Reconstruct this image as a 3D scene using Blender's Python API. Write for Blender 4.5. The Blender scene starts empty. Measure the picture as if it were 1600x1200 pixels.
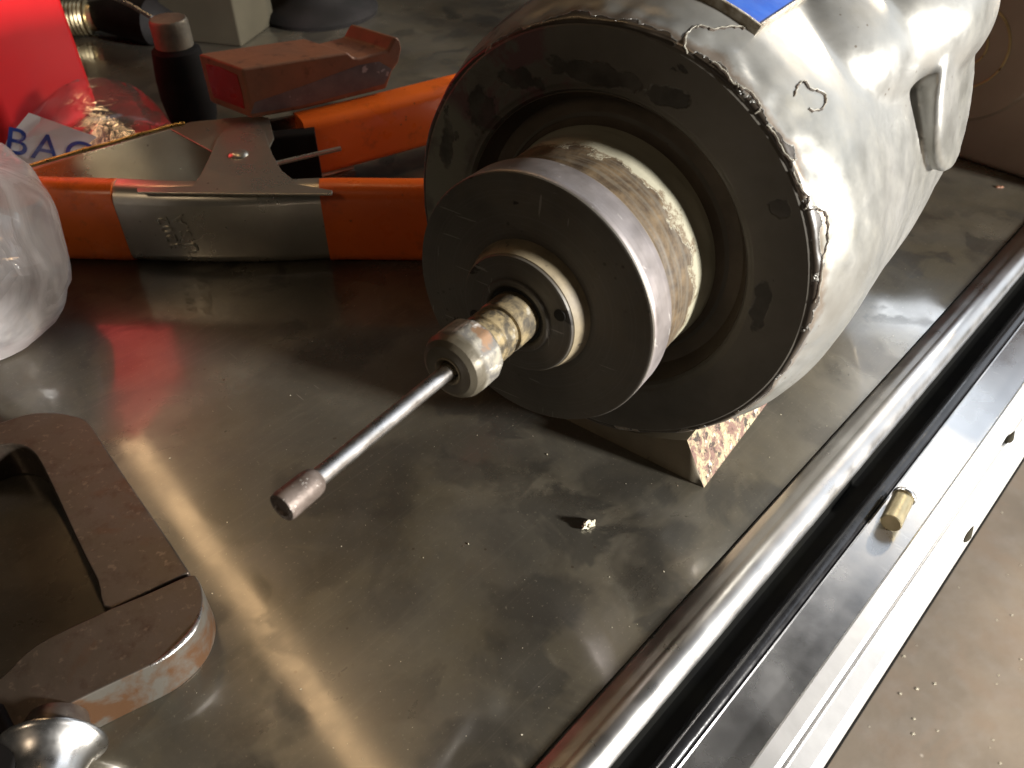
import bpy, bmesh, math, random
from mathutils import Vector, Matrix, noise
random.seed(7)
V = Vector
S = bpy.context.scene
COL = S.collection

# ------------------------------------------------------------------ camera, world, lamps, exposure
PITCH, CAM_H, FPX = math.radians(41.5), 0.40, 1300.0
cam = bpy.data.cameras.new('camera'); cam_o = bpy.data.objects.new('camera', cam); COL.objects.link(cam_o)
cam.sensor_width = 36; cam.lens = 36 * FPX / 1600
cam.clip_start = 0.02; cam.clip_end = 50
cam_o.location = (0, 0, CAM_H); cam_o.rotation_euler = (math.pi/2 - PITCH, 0, 0)
cam.dof.use_dof = True; cam.dof.focus_distance = 0.50; cam.dof.aperture_fstop = 13
S.camera = cam_o
w = bpy.data.worlds.new('World'); S.world = w; w.use_nodes = True
bg = w.node_tree.nodes['Background']; bg.inputs[0].default_value = (0.62, 0.56, 0.47, 1); bg.inputs[1].default_value = 0.028
S.view_settings.view_transform = 'Standard'; S.view_settings.look = 'None'
S.view_settings.exposure = 0.0; S.view_settings.gamma = 1

def area_lamp(name, loc, target, sx, sy, power, color, spin=0):
    l = bpy.data.lights.new(name, 'AREA'); l.shape = 'RECTANGLE'; l.size = sx; l.size_y = sy
    l.energy = power; l.color = color
    o = bpy.data.objects.new(name, l); COL.objects.link(o)
    o.location = loc
    d = V(target) - V(loc)
    o.rotation_euler = d.to_track_quat('-Z', 'Y').to_euler()
    o.rotation_euler.rotate_axis('Z', spin)
    return o
# open workshop door to the right: cool daylight, low over the bench
area_lamp('door_daylight', (2.95, -.98, 0.92), (0.05, 0.38, 0.05), 0.30, 0.30, 360, (1.0, 0.97, 0.92))
# wide dim doorway further round to the back right, mirrored in the bench and its edge
area_lamp('doorway_skylight', (2.4, 2.2, 1.5), (0.25, 0.5, 0.0), 4.2, 2.4, 52, (0.84, 0.91, 1.0))
area_lamp('window_daylight', (2.0, 3.1, 1.75), (0.45, 0.7, 0.0), 0.55, 0.5, 8, (0.9, 0.95, 1.0))
# long warm strip lamp under the ceiling, mirrored in the bench as a streak
area_lamp('strip_lamp', (-1.45, 2.36, 2.4), (-1.45, 2.36, 0.0), 0.09, 3.4, 9, (1.0, 0.64, 0.32), math.atan2(1.91, 2.24))
area_lamp('shop_lamp', (-1.6, -1.3, 2.0), (-0.1, 0.5, 0.0), 0.5, 0.5, 5.5, (1.0, 0.76, 0.52))
# warm bulb lamp behind and above
area_lamp('bulb_lamp', (1.7, 2.0, 1.05), (-0.1, 0.72, 0.05), 0.14, 0.14, 24, (1.0, 0.8, 0.55))

# ------------------------------------------------------------------ pixel -> place helpers
FW = V((0, math.cos(PITCH), -math.sin(PITCH))); UP = V((0, math.sin(PITCH), math.cos(PITCH))); CC = V((0, 0, CAM_H))
def ray(u, v): return V((1, 0, 0))*((u-800)/FPX) + UP*((600-v)/FPX) + FW
def G(u, v, z=0.0):
    d = ray(u, v); return CC + d*((z-CAM_H)/d.z)
def onplane(u, v, p0, n):
    d = ray(u, v); return CC + d*((p0-CC).dot(n)/d.dot(n))

# ------------------------------------------------------------------ node helper
class NT:
    def __init__(s, name):
        s.m = bpy.data.materials.new(name); s.m.use_nodes = True
        s.t = s.m.node_tree; s.b = s.t.nodes['Principled BSDF']; s.out = s.t.nodes['Material Output']
        s.co = s.t.nodes.new('ShaderNodeTexCoord').outputs['Object']
    def new(s, k, **kw):
        n = s.t.nodes.new(k)
        for a, b in kw.items(): setattr(n, a, b)
        return n
    def link(s, a, b): s.t.links.new(a, b)
    def put(s, sock, val):
        if isinstance(val, bpy.types.NodeSocket): s.link(val, sock)
        elif isinstance(val, (tuple, list)):
            sock.default_value = tuple(val) + ((1,) if len(val) == 3 and sock.type == 'RGBA' else ())
        else: sock.default_value = val
    def noise(s, scale, detail=4, rough=.55, dist=0, co=None, stretch=None):
        co = co or s.co
        if stretch:
            mp = s.new('ShaderNodeMapping'); s.link(co, mp.inputs[0]); mp.inputs['Scale'].default_value = stretch; co = mp.outputs[0]
        n = s.new('ShaderNodeTexNoise'); s.link(co, n.inputs['Vector'])
        n.inputs['Scale'].default_value = scale; n.inputs['Detail'].default_value = detail
        n.inputs['Roughness'].default_value = rough; n.inputs['Distortion'].default_value = dist
        return n.outputs[0]
    def vor(s, scale, feature='F1', rand=1.0):
        n = s.new('ShaderNodeTexVoronoi', feature=feature); s.link(s.co, n.inputs['Vector']); n.inputs['Scale'].default_value = scale
        n.inputs['Randomness'].default_value = rand
        return n.outputs['Distance']
    def ramp(s, x, a, b, lo=0.0, hi=1.0):
        n = s.new('ShaderNodeMapRange'); n.clamp = True; s.put(n.inputs[0], x)
        n.inputs[1].default_value = a; n.inputs[2].default_value = b; n.inputs[3].default_value = lo; n.inputs[4].default_value = hi
        return n.outputs[0]
    def math(s, op, a, b=0.0):
        n = s.new('ShaderNodeMath', operation=op); s.put(n.inputs[0], a); s.put(n.inputs[1], b); return n.outputs[0]
    def mix(s, f, a, b):
        n = s.new('ShaderNodeMix', data_type='RGBA'); s.put(n.inputs[0], f); s.put(n.inputs[6], a); s.put(n.inputs[7], b); return n.outputs[2]
    def xyz(s, co=None):
        n = s.new('ShaderNodeSeparateXYZ'); s.link(co or s.co, n.inputs[0]); return n.outputs
    def blob(s, c, r, scale=60, amp=.5, soft=.12, sc=(1, 1, 1)):
        mp = s.new('ShaderNodeMapping'); s.link(s.co, mp.inputs[0]); mp.vector_type = 'POINT'
        mp.inputs['Location'].default_value = [-c[i]*sc[i]/r for i in range(3)]; mp.inputs['Scale'].default_value = [sc[i]/r for i in range(3)]
        n = s.new('ShaderNodeVectorMath', operation='LENGTH'); s.link(mp.outputs[0], n.inputs[0])
        nz = s.noise(scale, 3)
        v = s.math('ADD', n.outputs['Value'], s.math('MULTIPLY', s.math('SUBTRACT', nz, .5), amp*2))
        return s.ramp(v, 1-soft, 1+soft, 1, 0)
    def bump(s, h, strength=.3, dist=.001, prev=None):
        n = s.new('ShaderNodeBump'); n.inputs['Strength'].default_value = strength; n.inputs['Distance'].default_value = dist
        s.put(n.inputs['Height'], h)
        if prev is not None: s.link(prev, n.inputs['Normal'])
        return n.outputs[0]
    def set(s, color=None, rough=None, metal=None, normal=None, **kw):
        if color is not None: s.put(s.b.inputs['Base Color'], color)
        if rough is not None: s.put(s.b.inputs['Roughness'], rough)
        if metal is not None: s.put(s.b.inputs['Metallic'], metal)
        if normal is not None: s.link(normal, s.b.inputs['Normal'])
        for k, v in kw.items(): s.put(s.b.inputs[k.replace('_', ' ')], v)
        return s.m

def simple(name, c1, c2, scale=40, rough=(.35, .55), metal=0.0, bs=.15, bd=.0005, **kw):
    t = NT(name); n = t.noise(scale, 5); f = t.ramp(n, .35, .68)
    return t.set(t.mix(f, c1, c2), t.ramp(t.noise(scale*1.7, 4), .3, .7, *rough), metal, t.bump(t.noise(scale*6, 4), bs, bd), **kw)

M = {}
# bench sheet: dulled steel with a greasy film, round stains and fine scratches
t = NT('bench_steel')
big = t.noise(5.5, 6, .6, .3); mid = t.noise(17, 6, .62, .4); fine = t.noise(160, 4, .6)
base = t.mix(t.ramp(big, .40, .62), (.100, .086, .058), (.175, .156, .120))
sm1 = t.math('MULTIPLY', t.ramp(t.noise(21, 4, .55, .5), .52, .58, 0, .78), t.ramp(t.noise(4.2, 2), .44, .56)); base = t.mix(sm1, base, (.045, .042, .036))
base = t.mix(t.ramp(t.noise(9, 5, .62, .4), .52, .60, 0, .6), base, (.055, .048, .038))
base = t.mix(t.ramp(mid, .40, .62, 0, .6), base, (.085, .08, .068))
st = t.new('ShaderNodeTexVoronoi', feature='SMOOTH_F1'); t.link(t.co, st.inputs['Vector']); st.inputs['Scale'].default_value = 15
stv = t.math('ADD', st.outputs['Distance'], t.math('MULTIPLY', t.math('SUBTRACT', t.noise(30, 3), .5), .55))
stain = t.math('MULTIPLY', t.ramp(stv, .20, .30, 1, 0), t.ramp(t.noise(3.1, 2), .42, .50))
base = t.mix(t.math('MULTIPLY', stain, .55), base, (.03, .028, .024))
specks = t.math('MULTIPLY', t.ramp(t.vor(95), .07, .10, 1, 0), t.ramp(t.noise(11, 2), .55, .6))
brush = t.noise(14, 4, .7, .15, None, (.25, 22, 1)); base = t.mix(t.ramp(brush, .55, .75, 0, .10), base, (.30, .27, .21)); base = t.mix(t.ramp(t.noise(420, 3, .7), .62, .72, 0, .4), base, (.32, .29, .22))
base = t.mix(t.math('MULTIPLY', specks, .8), base, (.06, .045, .03))
scr = t.math('MULTIPLY', t.ramp(t.noise(26, 2, .4, co=None, stretch=(1, 22, 1)), .70, .74), t.ramp(t.noise(9, 2), .5, .6))
scr2 = t.ramp(t.noise(30, 2, .4, 0, None, (14, 1.2, 1)), .735, .76)
base = t.mix(t.math('MULTIPLY', t.math('MULTIPLY', t.math('MAXIMUM', scr, scr2), t.ramp(t.noise(6.3, 3), .5, .62)), .22), base, (.55, .50, .42))
ro = t.math('ADD', t.ramp(big, .3, .7, .29, .17), t.math('ADD', t.math('MULTIPLY', mid, .14), t.math('MULTIPLY', stain, .10)))
nb = t.bump(t.noise(9, 3, .5, .3), .5, .0016); nb = t.bump(mid, .6, .0006, nb); nb = t.bump(t.noise(48, 5, .7), .35, .0002, nb); nb = t.bump(fine, .25, .00008, nb)
M['bench'] = t.set(base, ro, .42, nb, Coat_Weight=.85, Coat_IOR=1.6, Coat_Roughness=t.math('ADD', t.ramp(mid, .32, .68, .04, .15), t.math('MULTIPLY', sm1, .12)))
# rolled, rubbed-bright edge
t = NT('rubbed_steel')
base = t.mix(t.ramp(t.noise(20, 5), .35, .7), (.62, .61, .60), (.46, .44, .42))
M['roll'] = t.set(base, t.ramp(t.noise(45, 4), .3, .7, .26, .38), 1.0, t.bump(t.noise(300, 3), .1, .0001))
M['black_gloss'] = simple('black_rubber', (.010, .010, .011), (.018, .018, .02), 60, (.12, .25))
M['black'] = simple('black_gap', (.004, .004, .004), (.006, .006, .005), 40, (.9, 1.0), Specular_IOR_Level=.05)
t = NT('drawer_aluminium')
g1 = t.noise(7, 4, stretch=(1, 1, 1)); scr = t.ramp(t.noise(60, 2, .4, 0.4, None, (6, 1, 1)), .70, .73)
sp = t.ramp(t.vor(120), .05, .08, 1, 0); sp = t.math('MULTIPLY', sp, t.ramp(t.noise(20, 2), .5, .6))
base = t.mix(t.ramp(g1, .35, .65), (.48, .48, .49), (.60, .60, .60)); base = t.mix(t.math('MULTIPLY', t.math('MAXIMUM', t.math('MULTIPLY', scr, t.ramp(t.noise(9, 2), .45, .6, 0, .4)), sp), .5), base, (.85, .85, .82))
M['alu'] = t.set(base, t.ramp(t.noise(30, 4), .3, .7, .20, .32), .95, t.bump(t.noise(200, 3), .12, .0001))
M['alu_lip'] = simple('polished_lip', (.88, .88, .88), (.80, .80, .80), 30, (.30, .38), .6)
# concrete floor
t = NT('concrete_floor')
n1 = t.noise(3.2, 6, .6); n2 = t.noise(22, 5); sp = t.math('MULTIPLY', t.ramp(t.vor(16), .045, .07, 1, 0), t.ramp(t.noise(7, 2), .45, .5))
base = t.mix(t.ramp(n1, .35, .68), (.125, .10, .074), (.20, .158, .115)); base = t.mix(t.ramp(t.noise(9, 5, .6, 1), .5, .6, 0, .5), base, (.18, .13, .09)); base = t.mix(t.ramp(n2, .45, .7, 0, .5), base, (.20, .17, .14))
base = t.mix(t.math('MULTIPLY', sp, .7), base, (.62, .55, .46))
M['floor'] = t.set(base, .7, 0, t.bump(n2, .4, .003))

# motor shell: grey-cream enamel over black casting, chipped along the front edge
def chips(t, spots, thr=.5):
    m = None
    for c, r, sc in spots:
        b = t.blob(c, r, 110, .95, .10, sc); m = b if m is None else t.math('MAXIMUM', m, b)
    return m
t = NT('shell_enamel')
x, y, z = t.xyz()
n1 = t.noise(14, 6, .6); n2 = t.noise(55, 6, .65)
paint = t.mix(t.ramp(n1, .34, .66), (.225, .222, .20), (.37, .365, .345))
paint = t.mix(t.math('MULTIPLY', t.ramp(n2, .48, .70), .28), paint, (.27, .25, .20))
edge = t.math('ADD', y, t.math('MULTIPLY', t.math('SUBTRACT', t.noise(45, 5, .6), .5), .030))
lost = t.ramp(edge, .0678, .0684, 1, 0)
ring = t.math('MULTIPLY', t.ramp(edge, .0684, .0692), t.ramp(edge, .0705, .0745, 1, 0))
paint = t.mix(t.math('MULTIPLY', ring, .6), paint, (.16, .10, .055))
leftred = t.math('MULTIPLY', t.ramp(x, -.055, -.085), t.ramp(t.noise(38, 5, .6, .5), .46, .52))
paint = t.mix(t.math('MULTIPLY', leftred, .8), paint, (.085, .035, .035))
crack = t.math('ABSOLUTE', t.math('SUBTRACT', t.noise(17, 5, .62, .3), .5))
crk = t.math('MULTIPLY', t.ramp(crack, .002, .006, 1, 0), t.ramp(t.noise(8, 2), .56, .60))
crk = t.math('MULTIPLY', crk, .0); flk0 = 0
flake = chips(t, [((.088, .081, .254), .0088, (1, 1, 1)), ((.117, .083, .196), .009, (1, .6, .6))])
paint = t.mix(t.math('MULTIPLY', flake, .18), paint, (.50, .46, .36))
spk = t.math('MULTIPLY', t.ramp(t.vor(170), .10, .14, 1, 0), t.ramp(t.noise(28, 3), .54, .6))
paint = t.mix(t.math('MULTIPLY', spk, .7), paint, (.10, .07, .04))
col = t.mix(lost, paint, (.035, .026, .018))
h = t.math('SUBTRACT', 1, t.math('MAXIMUM', lost, t.math('MULTIPLY', t.math('MAXIMUM', crk, t.math('MULTIPLY', flake, .0)), .35)))
nb = t.bump(t.noise(16, 3), .5, .004); nb = t.bump(h, .9, .0009, nb); nb = t.bump(n2, .2, .0006, nb)
M['shell'] = t.set(col, t.ramp(n2, .35, .7, .30, .5), t.math('MULTIPLY', t.math('SUBTRACT', 1, lost), .5), nb, Specular_IOR_Level=.6, Coat_Weight=.25, Coat_Roughness=.25)
# motor front: dirty paint, its shade painted in as a dark base; cream remains, black chips
t = NT('front_enamel_shaded')
n1 = t.noise(12, 6, .6); n2 = t.noise(46, 6, .62, .3); n3 = t.noise(85, 4, .6, .3)
base = t.mix(t.ramp(n1, .35, .65), (.070, .063, .051), (.108, .098, .081))
cream = t.math('MULTIPLY', t.ramp(t.xyz()[0], -.05, -.10), t.ramp(n2, .36, .50)); base = t.mix(cream, base, (.15, .148, .115))
red = t.math('MULTIPLY', t.blob((-.07, .066, .245), .04, 50, .35, .12), t.ramp(n2, .45, .52)); base = t.mix(red, base, (.10, .05, .05))
chip = t.math('MULTIPLY', t.ramp(n2, .66, .675), 1.0)
sp = [((-.010, .066, .2495), .010, (.4, 1, 1.9)), ((-.052, .066, .238), .008, (.6, 1, 1.7)), ((.03, .066, .247), .007, (.6, 1, 1.6)), ((.096, .066, .158), .008, (1.9, 1, .6)), ((-.100, .066, .19), .010, (2.2, 1, .7)), ((-.075, .066, .215), .010, (1, 1, .8)), ((.092, .066, .210), .006, (1, 1, 1.4))]
chip = t.math('MAXIMUM', chip, chips(t, sp)); base = t.mix(t.math('MULTIPLY', chip, t.ramp(t.noise(70, 4), .3, .6, .35, .9)), base, (.022, .019, .014))
M['front'] = t.set(base, t.ramp(n3, .3, .7, .42, .7), 0, t.bump(t.math('SUBTRACT', t.math('MULTIPLY', n3, .25), chip), .7, .0008))
# hub flank: cream paint at the root, bare brown scraped casting in front
t = NT('hub_paint')
x, y, z = t.xyz(); n2 = t.noise(42, 6, .65, .2)
e1 = t.math('ADD', y, t.math('MULTIPLY', t.math('SUBTRACT', n2, .5), .055))
bare = t.ramp(e1, .0485, .0498, 1, 0)
grooves = t.noise(10, 3, .5, .1, None, (1, 70, 1))
rust = t.mix(t.ramp(t.noise(120, 5, .7), .35, .7), (.045, .030, .018), (.15, .105, .058)); rust = t.mix(t.ramp(grooves, .45, .6, 0, .5), rust, (.13, .115, .09))
pc = t.mix(t.ramp(t.noise(20, 4), .35, .65), (.28, .265, .19), (.36, .34, .26))
lip = t.math('MULTIPLY', t.ramp(e1, .0498, .0504), t.ramp(e1, .0510, .0535, 1, 0)); pc = t.mix(t.math('MULTIPLY', lip, .8), pc, (.10, .06, .03))
M['hub'] = t.set(t.mix(bare, pc, rust), .55, 0, t.bump(t.math('ADD', t.math('SUBTRACT', 1, bare), t.math('MULTIPLY', t.noise(120, 5, .7), .7)), .45, .0008))
M['channel'] = simple('channel_shade', (.05, .038, .028), (.10, .078, .055), 30, (.5, .7), 0, .3, .001)  # recess shade put into a darker brown for the channel lining
# cast iron disc
t = NT('cast_disc')
n = t.noise(28, 6, .6); sp = t.math('MULTIPLY', t.ramp(t.vor(150), .10, .16, 1, 0), t.ramp(t.noise(30, 3), .5, .58))
sp2 = t.ramp(t.noise(34, 4, .6, .5), .64, .655)
rad = t.new('ShaderNodeMapping'); t.link(t.co, rad.inputs[0]); rad.inputs['Location'].default_value = (0, 0, -.155); rad.inputs['Scale'].default_value = (1, 0, 1)
len_ = t.new('ShaderNodeVectorMath', operation='LENGTH'); t.link(rad.outputs[0], len_.inputs[0])
tm = t.new('ShaderNodeTexNoise', noise_dimensions='1D'); t.link(len_.outputs['Value'], tm.inputs['W']); tm.inputs['Scale'].default_value = 900; tm.inputs['Detail'].default_value = 3
smu = t.ramp(t.noise(16, 5, .65, 1.2), .48, .66, 0, .6)
base = t.mix(t.ramp(n, .35, .68), (.080, .073, .062), (.118, .108, .092)); base = t.mix(smu, base, (.12, .098, .072)); base = t.mix(t.ramp(tm.outputs[0], .55, .75, 0, .35), base, (.15, .14, .125)); base = t.mix(t.math('MAXIMUM', t.math('MULTIPLY', sp, .6), sp2), base, (.03, .026, .022))
nk_ = t.math('MAXIMUM', t.ramp(t.noise(34, 2, .4, .2, None, (1, 1, 16)), .715, .73), t.ramp(t.noise(30, 2, .4, .2, None, (15, 1, 2)), .72, .735)); base = t.mix(t.math('MULTIPLY', nk_, .55), base, (.30, .28, .25))
M['disc'] = t.set(base, t.ramp(n, .3, .7, .42, .58), .35, t.bump(tm.outputs[0], .35, .0002, t.bump(t.noise(220, 4), .3, .0003)))
t = NT('turned_rim')
n = t.noise(9, 3, .6, 0, None, (1, 60, 1)); nk = t.math('MULTIPLY', t.ramp(t.noise(60, 3, .5, .8, None, (1, 2.5, 1)), .66, .70), 1.0)
base = t.mix(t.ramp(t.noise(30, 5), .35, .65), (.46, .42, .42), (.36, .32, .30)); base = t.mix(nk, base, (.72, .69, .66))
M['rim'] = t.set(base, t.ramp(t.noise(80, 3), .3, .7, .36, .52), .8, t.bump(t.math('ADD', n, nk), .4, .0003))
t = NT('brass_grime')
n = t.noise(60, 5, .65); base = t.mix(t.ramp(n, .38, .62), (.25, .205, .13), (.15, .12, .078)); base = t.mix(t.ramp(t.noise(110, 4), .62, .68), base, (.05, .04, .03))
M['brassy'] = t.set(base, .6, .05, t.bump(n, .4, .0005))
t = NT('stub_grease')
n = t.noise(95, 5, .6, .3, None, (1, .45, 1)); base = t.mix(t.ramp(n, .40, .56), (.38, .30, .17), (.19, .155, .10)); base = t.mix(t.ramp(t.noise(105, 5, .7, .4), .47, .60, 0, .85), base, (.06, .055, .048))
base = t.mix(t.ramp(t.noise(70, 4), .60, .66), base, (.42, .39, .32))
M['stub'] = t.set(base, .34, .30, t.bump(n, .6, .0005))
t = NT('nut_scuffed')
x, y, z = t.xyz(); n = t.noise(80, 5, .65, .3); fr = t.ramp(y, -.0605, -.0575)
side = t.mix(t.ramp(n, .42, .56), (.40, .37, .30), (.17, .16, .145)); side = t.mix(t.ramp(t.noise(150, 3, .5, 0, None, (1, .35, 1)), .58, .63), side, (.80, .78, .74)); side = t.mix(t.ramp(t.noise(60, 4), .58, .64), side, (.28, .17, .10))
M['nut'] = t.set(t.mix(fr, (.11, .095, .068), side), t.ramp(n, .3, .7, .34, .55), .35, t.bump(n, .5, .0005))
M['chrome'] = simple('bright_steel', (.80, .79, .78), (.66, .64, .61), 60, (.22, .36), 1.0, .1, .0002)
M['rod'] = simple('ground_rod', (.62, .60, .58), (.50, .46, .42), 90, (.24, .36), 1.0, .15, .0002)
t = NT('grit_tip'); n = t.noise(700, 3, .6); sp = t.ramp(t.vor(900), .18, .25, 1, 0); sp = t.math('MULTIPLY', sp, t.ramp(t.noise(260, 2), .55, .6))
base = t.mix(t.ramp(t.noise(130, 4), .4, .65), (.17, .135, .115), (.105, .08, .066)); base = t.mix(sp, base, (.7, .66, .6)); M['tip'] = t.set(base, .5, .4, t.bump(n, .7, .0003))
M['hole'] = simple('hole_shade', (.006, .005, .004), (.01, .01, .008), 40, (.7, .9))  # near-black on solid discs, in place of the shade inside holes and seal gap
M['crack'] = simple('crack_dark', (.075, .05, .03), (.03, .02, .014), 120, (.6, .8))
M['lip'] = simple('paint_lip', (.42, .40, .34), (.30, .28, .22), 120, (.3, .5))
M['plate_rim'] = simple('worn_plate_rim', (.50, .47, .40), (.22, .17, .11), 160, (.3, .5), .3, .6, .0008)
M['blue'] = simple('blue_plate', (.006, .05, .30), (.010, .08, .38), 60, (.6, .75), 0, .2, .0004, Specular_IOR_Level=.15)
# block of scrap under the motor: face painted olive brown, side flaking
t = NT('block_paint')
n = t.noise(32, 5, .6); base = t.mix(t.ramp(n, .35, .66), (.20, .165, .11), (.145, .118, .08)); base = t.mix(t.ramp(t.noise(24, 4, .6, .5), .63, .66), base, (.03, .024, .016))
M['block'] = t.set(base, .6, 0, t.bump(n, .4, .001))
t = NT('block_flaking')
n = t.noise(150, 6, .75, .3); n2 = t.noise(80, 6, .75, .6); base = t.mix(t.ramp(n2, .44, .54), (.44, .37, .22), (.20, .11, .085)); base = t.mix(t.ramp(n, .54, .58), base, (.05, .035, .025))
base = t.mix(t.ramp(t.noise(120, 5, .7), .60, .64), base, (.62, .56, .42)); M['block_side'] = t.set(base, .5, 0, t.bump(n, 1, .0025))
# clamp, vinyl
t = NT('orange_vinyl')
n = t.noise(10, 4); sp = t.math('MULTIPLY', t.ramp(t.vor(90), .07, .12, 1, 0), t.ramp(t.noise(25, 3), .52, .58)); sm = t.ramp(t.noise(35, 6, .68), .57, .72, 0, .6)
base = t.mix(t.ramp(n, .35, .65), (.86, .165, .018), (.74, .12, .013)); base = t.mix(t.math('MAXIMUM', t.math('MULTIPLY', sp, .8), sm), base, (.26, .05, .012))
M['vinyl'] = t.set(base, t.ramp(t.noise(40, 4), .3, .7, .22, .38), 0, t.bump(t.noise(60, 4), .12, .0008), Specular_IOR_Level=.55)
t = NT('plated_steel')
n = t.noise(24, 5, .6); sp = t.math('MULTIPLY', t.ramp(t.vor(80), .06, .11, 1, 0), t.ramp(t.noise(25, 3), .5, .56))
base = t.mix(t.ramp(n, .35, .68), (.62, .59, .51), (.50, .47, .40)); base = t.mix(t.math('MULTIPLY', sp, .75), base, (.10, .08, .06))
M['plated'] = t.set(base, t.ramp(n, .3, .7, .24, .36), .85, t.bump(t.noise(30, 3), .2, .0008))
M['gold_glint'] = simple('gold_edge_glint', (.70, .52, .20), (.50, .36, .13), 120, (.22, .38), 1.0, .5, .0006)
t = NT('rusty_casting')
x, y, z = t.xyz(); n = t.noise(26, 6, .62); base = t.mix(t.ramp(n, .35, .66), (.28, .125, .068), (.20, .10, .058)); base = t.mix(t.ramp(t.noise(70, 5), .58, .7, 0, .7), base, (.10, .05, .03))
base = t.mix(t.math('MULTIPLY', t.ramp(t.vor(130), .05, .08, 1, 0), t.ramp(t.noise(30, 2), .55, .6)), base, (.6, .5, .4))
M['rust'] = t.set(base, t.ramp(n, .3, .7, .40, .62), .1, t.bump(t.noise(150, 5, .65), .45, .0007))
t = NT('worn_grey'); n = t.noise(60, 6, .65); base = t.mix(t.ramp(n, .35, .65), (.13, .125, .13), (.19, .18, .18)); base = t.mix(t.ramp(t.noise(100, 4), .62, .68), base, (.45, .44, .44)); M['worn'] = t.set(base, .42, .4, t.bump(n, .4, .0006))
M['redpaint'] = simple('red_paint', (.33, .012, .012), (.26, .02, .015), 30, (.25, .4))
M['redbox'] = simple('red_plastic', (.72, .008, .012), (.62, .006, .012), 6, (.40, .48), 0, .03, .0005)
# c-clamp steel
t = NT('oiled_steel')
n = t.noise(18, 6, .62); n2 = t.noise(90, 6, .7); base = t.mix(t.ramp(n, .36, .66), (.09, .072, .055), (.12, .095, .078)); base = t.mix(t.ramp(n2, .52, .72, 0, .7), base, (.065, .038, .03))
rs = t.ramp(t.noise(26, 5, .65, .4), .60, .72, 0, .5); base = t.mix(rs, base, (.12, .055, .03))
sc = t.ramp(t.noise(40, 2, .4, .3, None, (10, 1, 1)), .72, .75, 0, .5); base = t.mix(t.ramp(t.noise(230, 3, .6), .60, .70, 0, .5), base, (.22, .17, .13))
M['oiled'] = t.set(base, t.ramp(n, .3, .7, .30, .44), .7, t.bump(n2, .3, .0004))
t = NT('ground_edge'); n2 = t.noise(40, 6, .65, .3); base = t.mix(t.ramp(n2, .46, .60), (.17, .155, .13), (.15, .078, .04)); M['oiled_side'] = t.set(base, .38, .6, t.bump(t.noise(120, 5), .35, .0005))
M['bright_edge'] = simple('edge_highlight', (.72, .70, .68), (.5, .47, .44), 200, (.25, .4), 1.0, .6, .0005)
M['olive'] = simple('drab_sheet', (.040, .035, .024), (.055, .048, .033), 8, (.8, .9), 0, .15, .0005, Specular_IOR_Level=.1)
M['dark'] = simple('dark_casting', (.007, .0065, .006), (.014, .012, .012), 20, (.6, .8), 0, .15, .0005, Specular_IOR_Level=.12)
M['stud'] = simple('weathered_stud', (.13, .115, .09), (.26, .225, .17), 40, (.45, .6), .6, .4, .001)
M['brass'] = simple('brass', (.52, .44, .27), (.36, .30, .18), 60, (.30, .42), .9)
M['case'] = simple('brown_case', (.26, .185, .135), (.36, .265, .195), 9, (.35, .5), .2, .2, .001)
M['ringmark'] = simple('rubbed_ring', (.50, .36, .17), (.36, .25, .12), 60, (.35, .5), .4)
M['paper'] = simple('white_card', (.84, .85, .88), (.78, .79, .83), 12, (.5, .6))
M['ink'] = simple('blue_ink', (.02, .06, .35), (.03, .08, .40), 60, (.5, .6))
M['crumb'] = simple('metal_crumb', (.75, .70, .55), (.5, .45, .33), 300, (.3, .5), .5, .8, .001)
M['grit'] = simple('grit', (.10, .07, .045), (.30, .24, .17), 60, (.5, .7))
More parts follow.
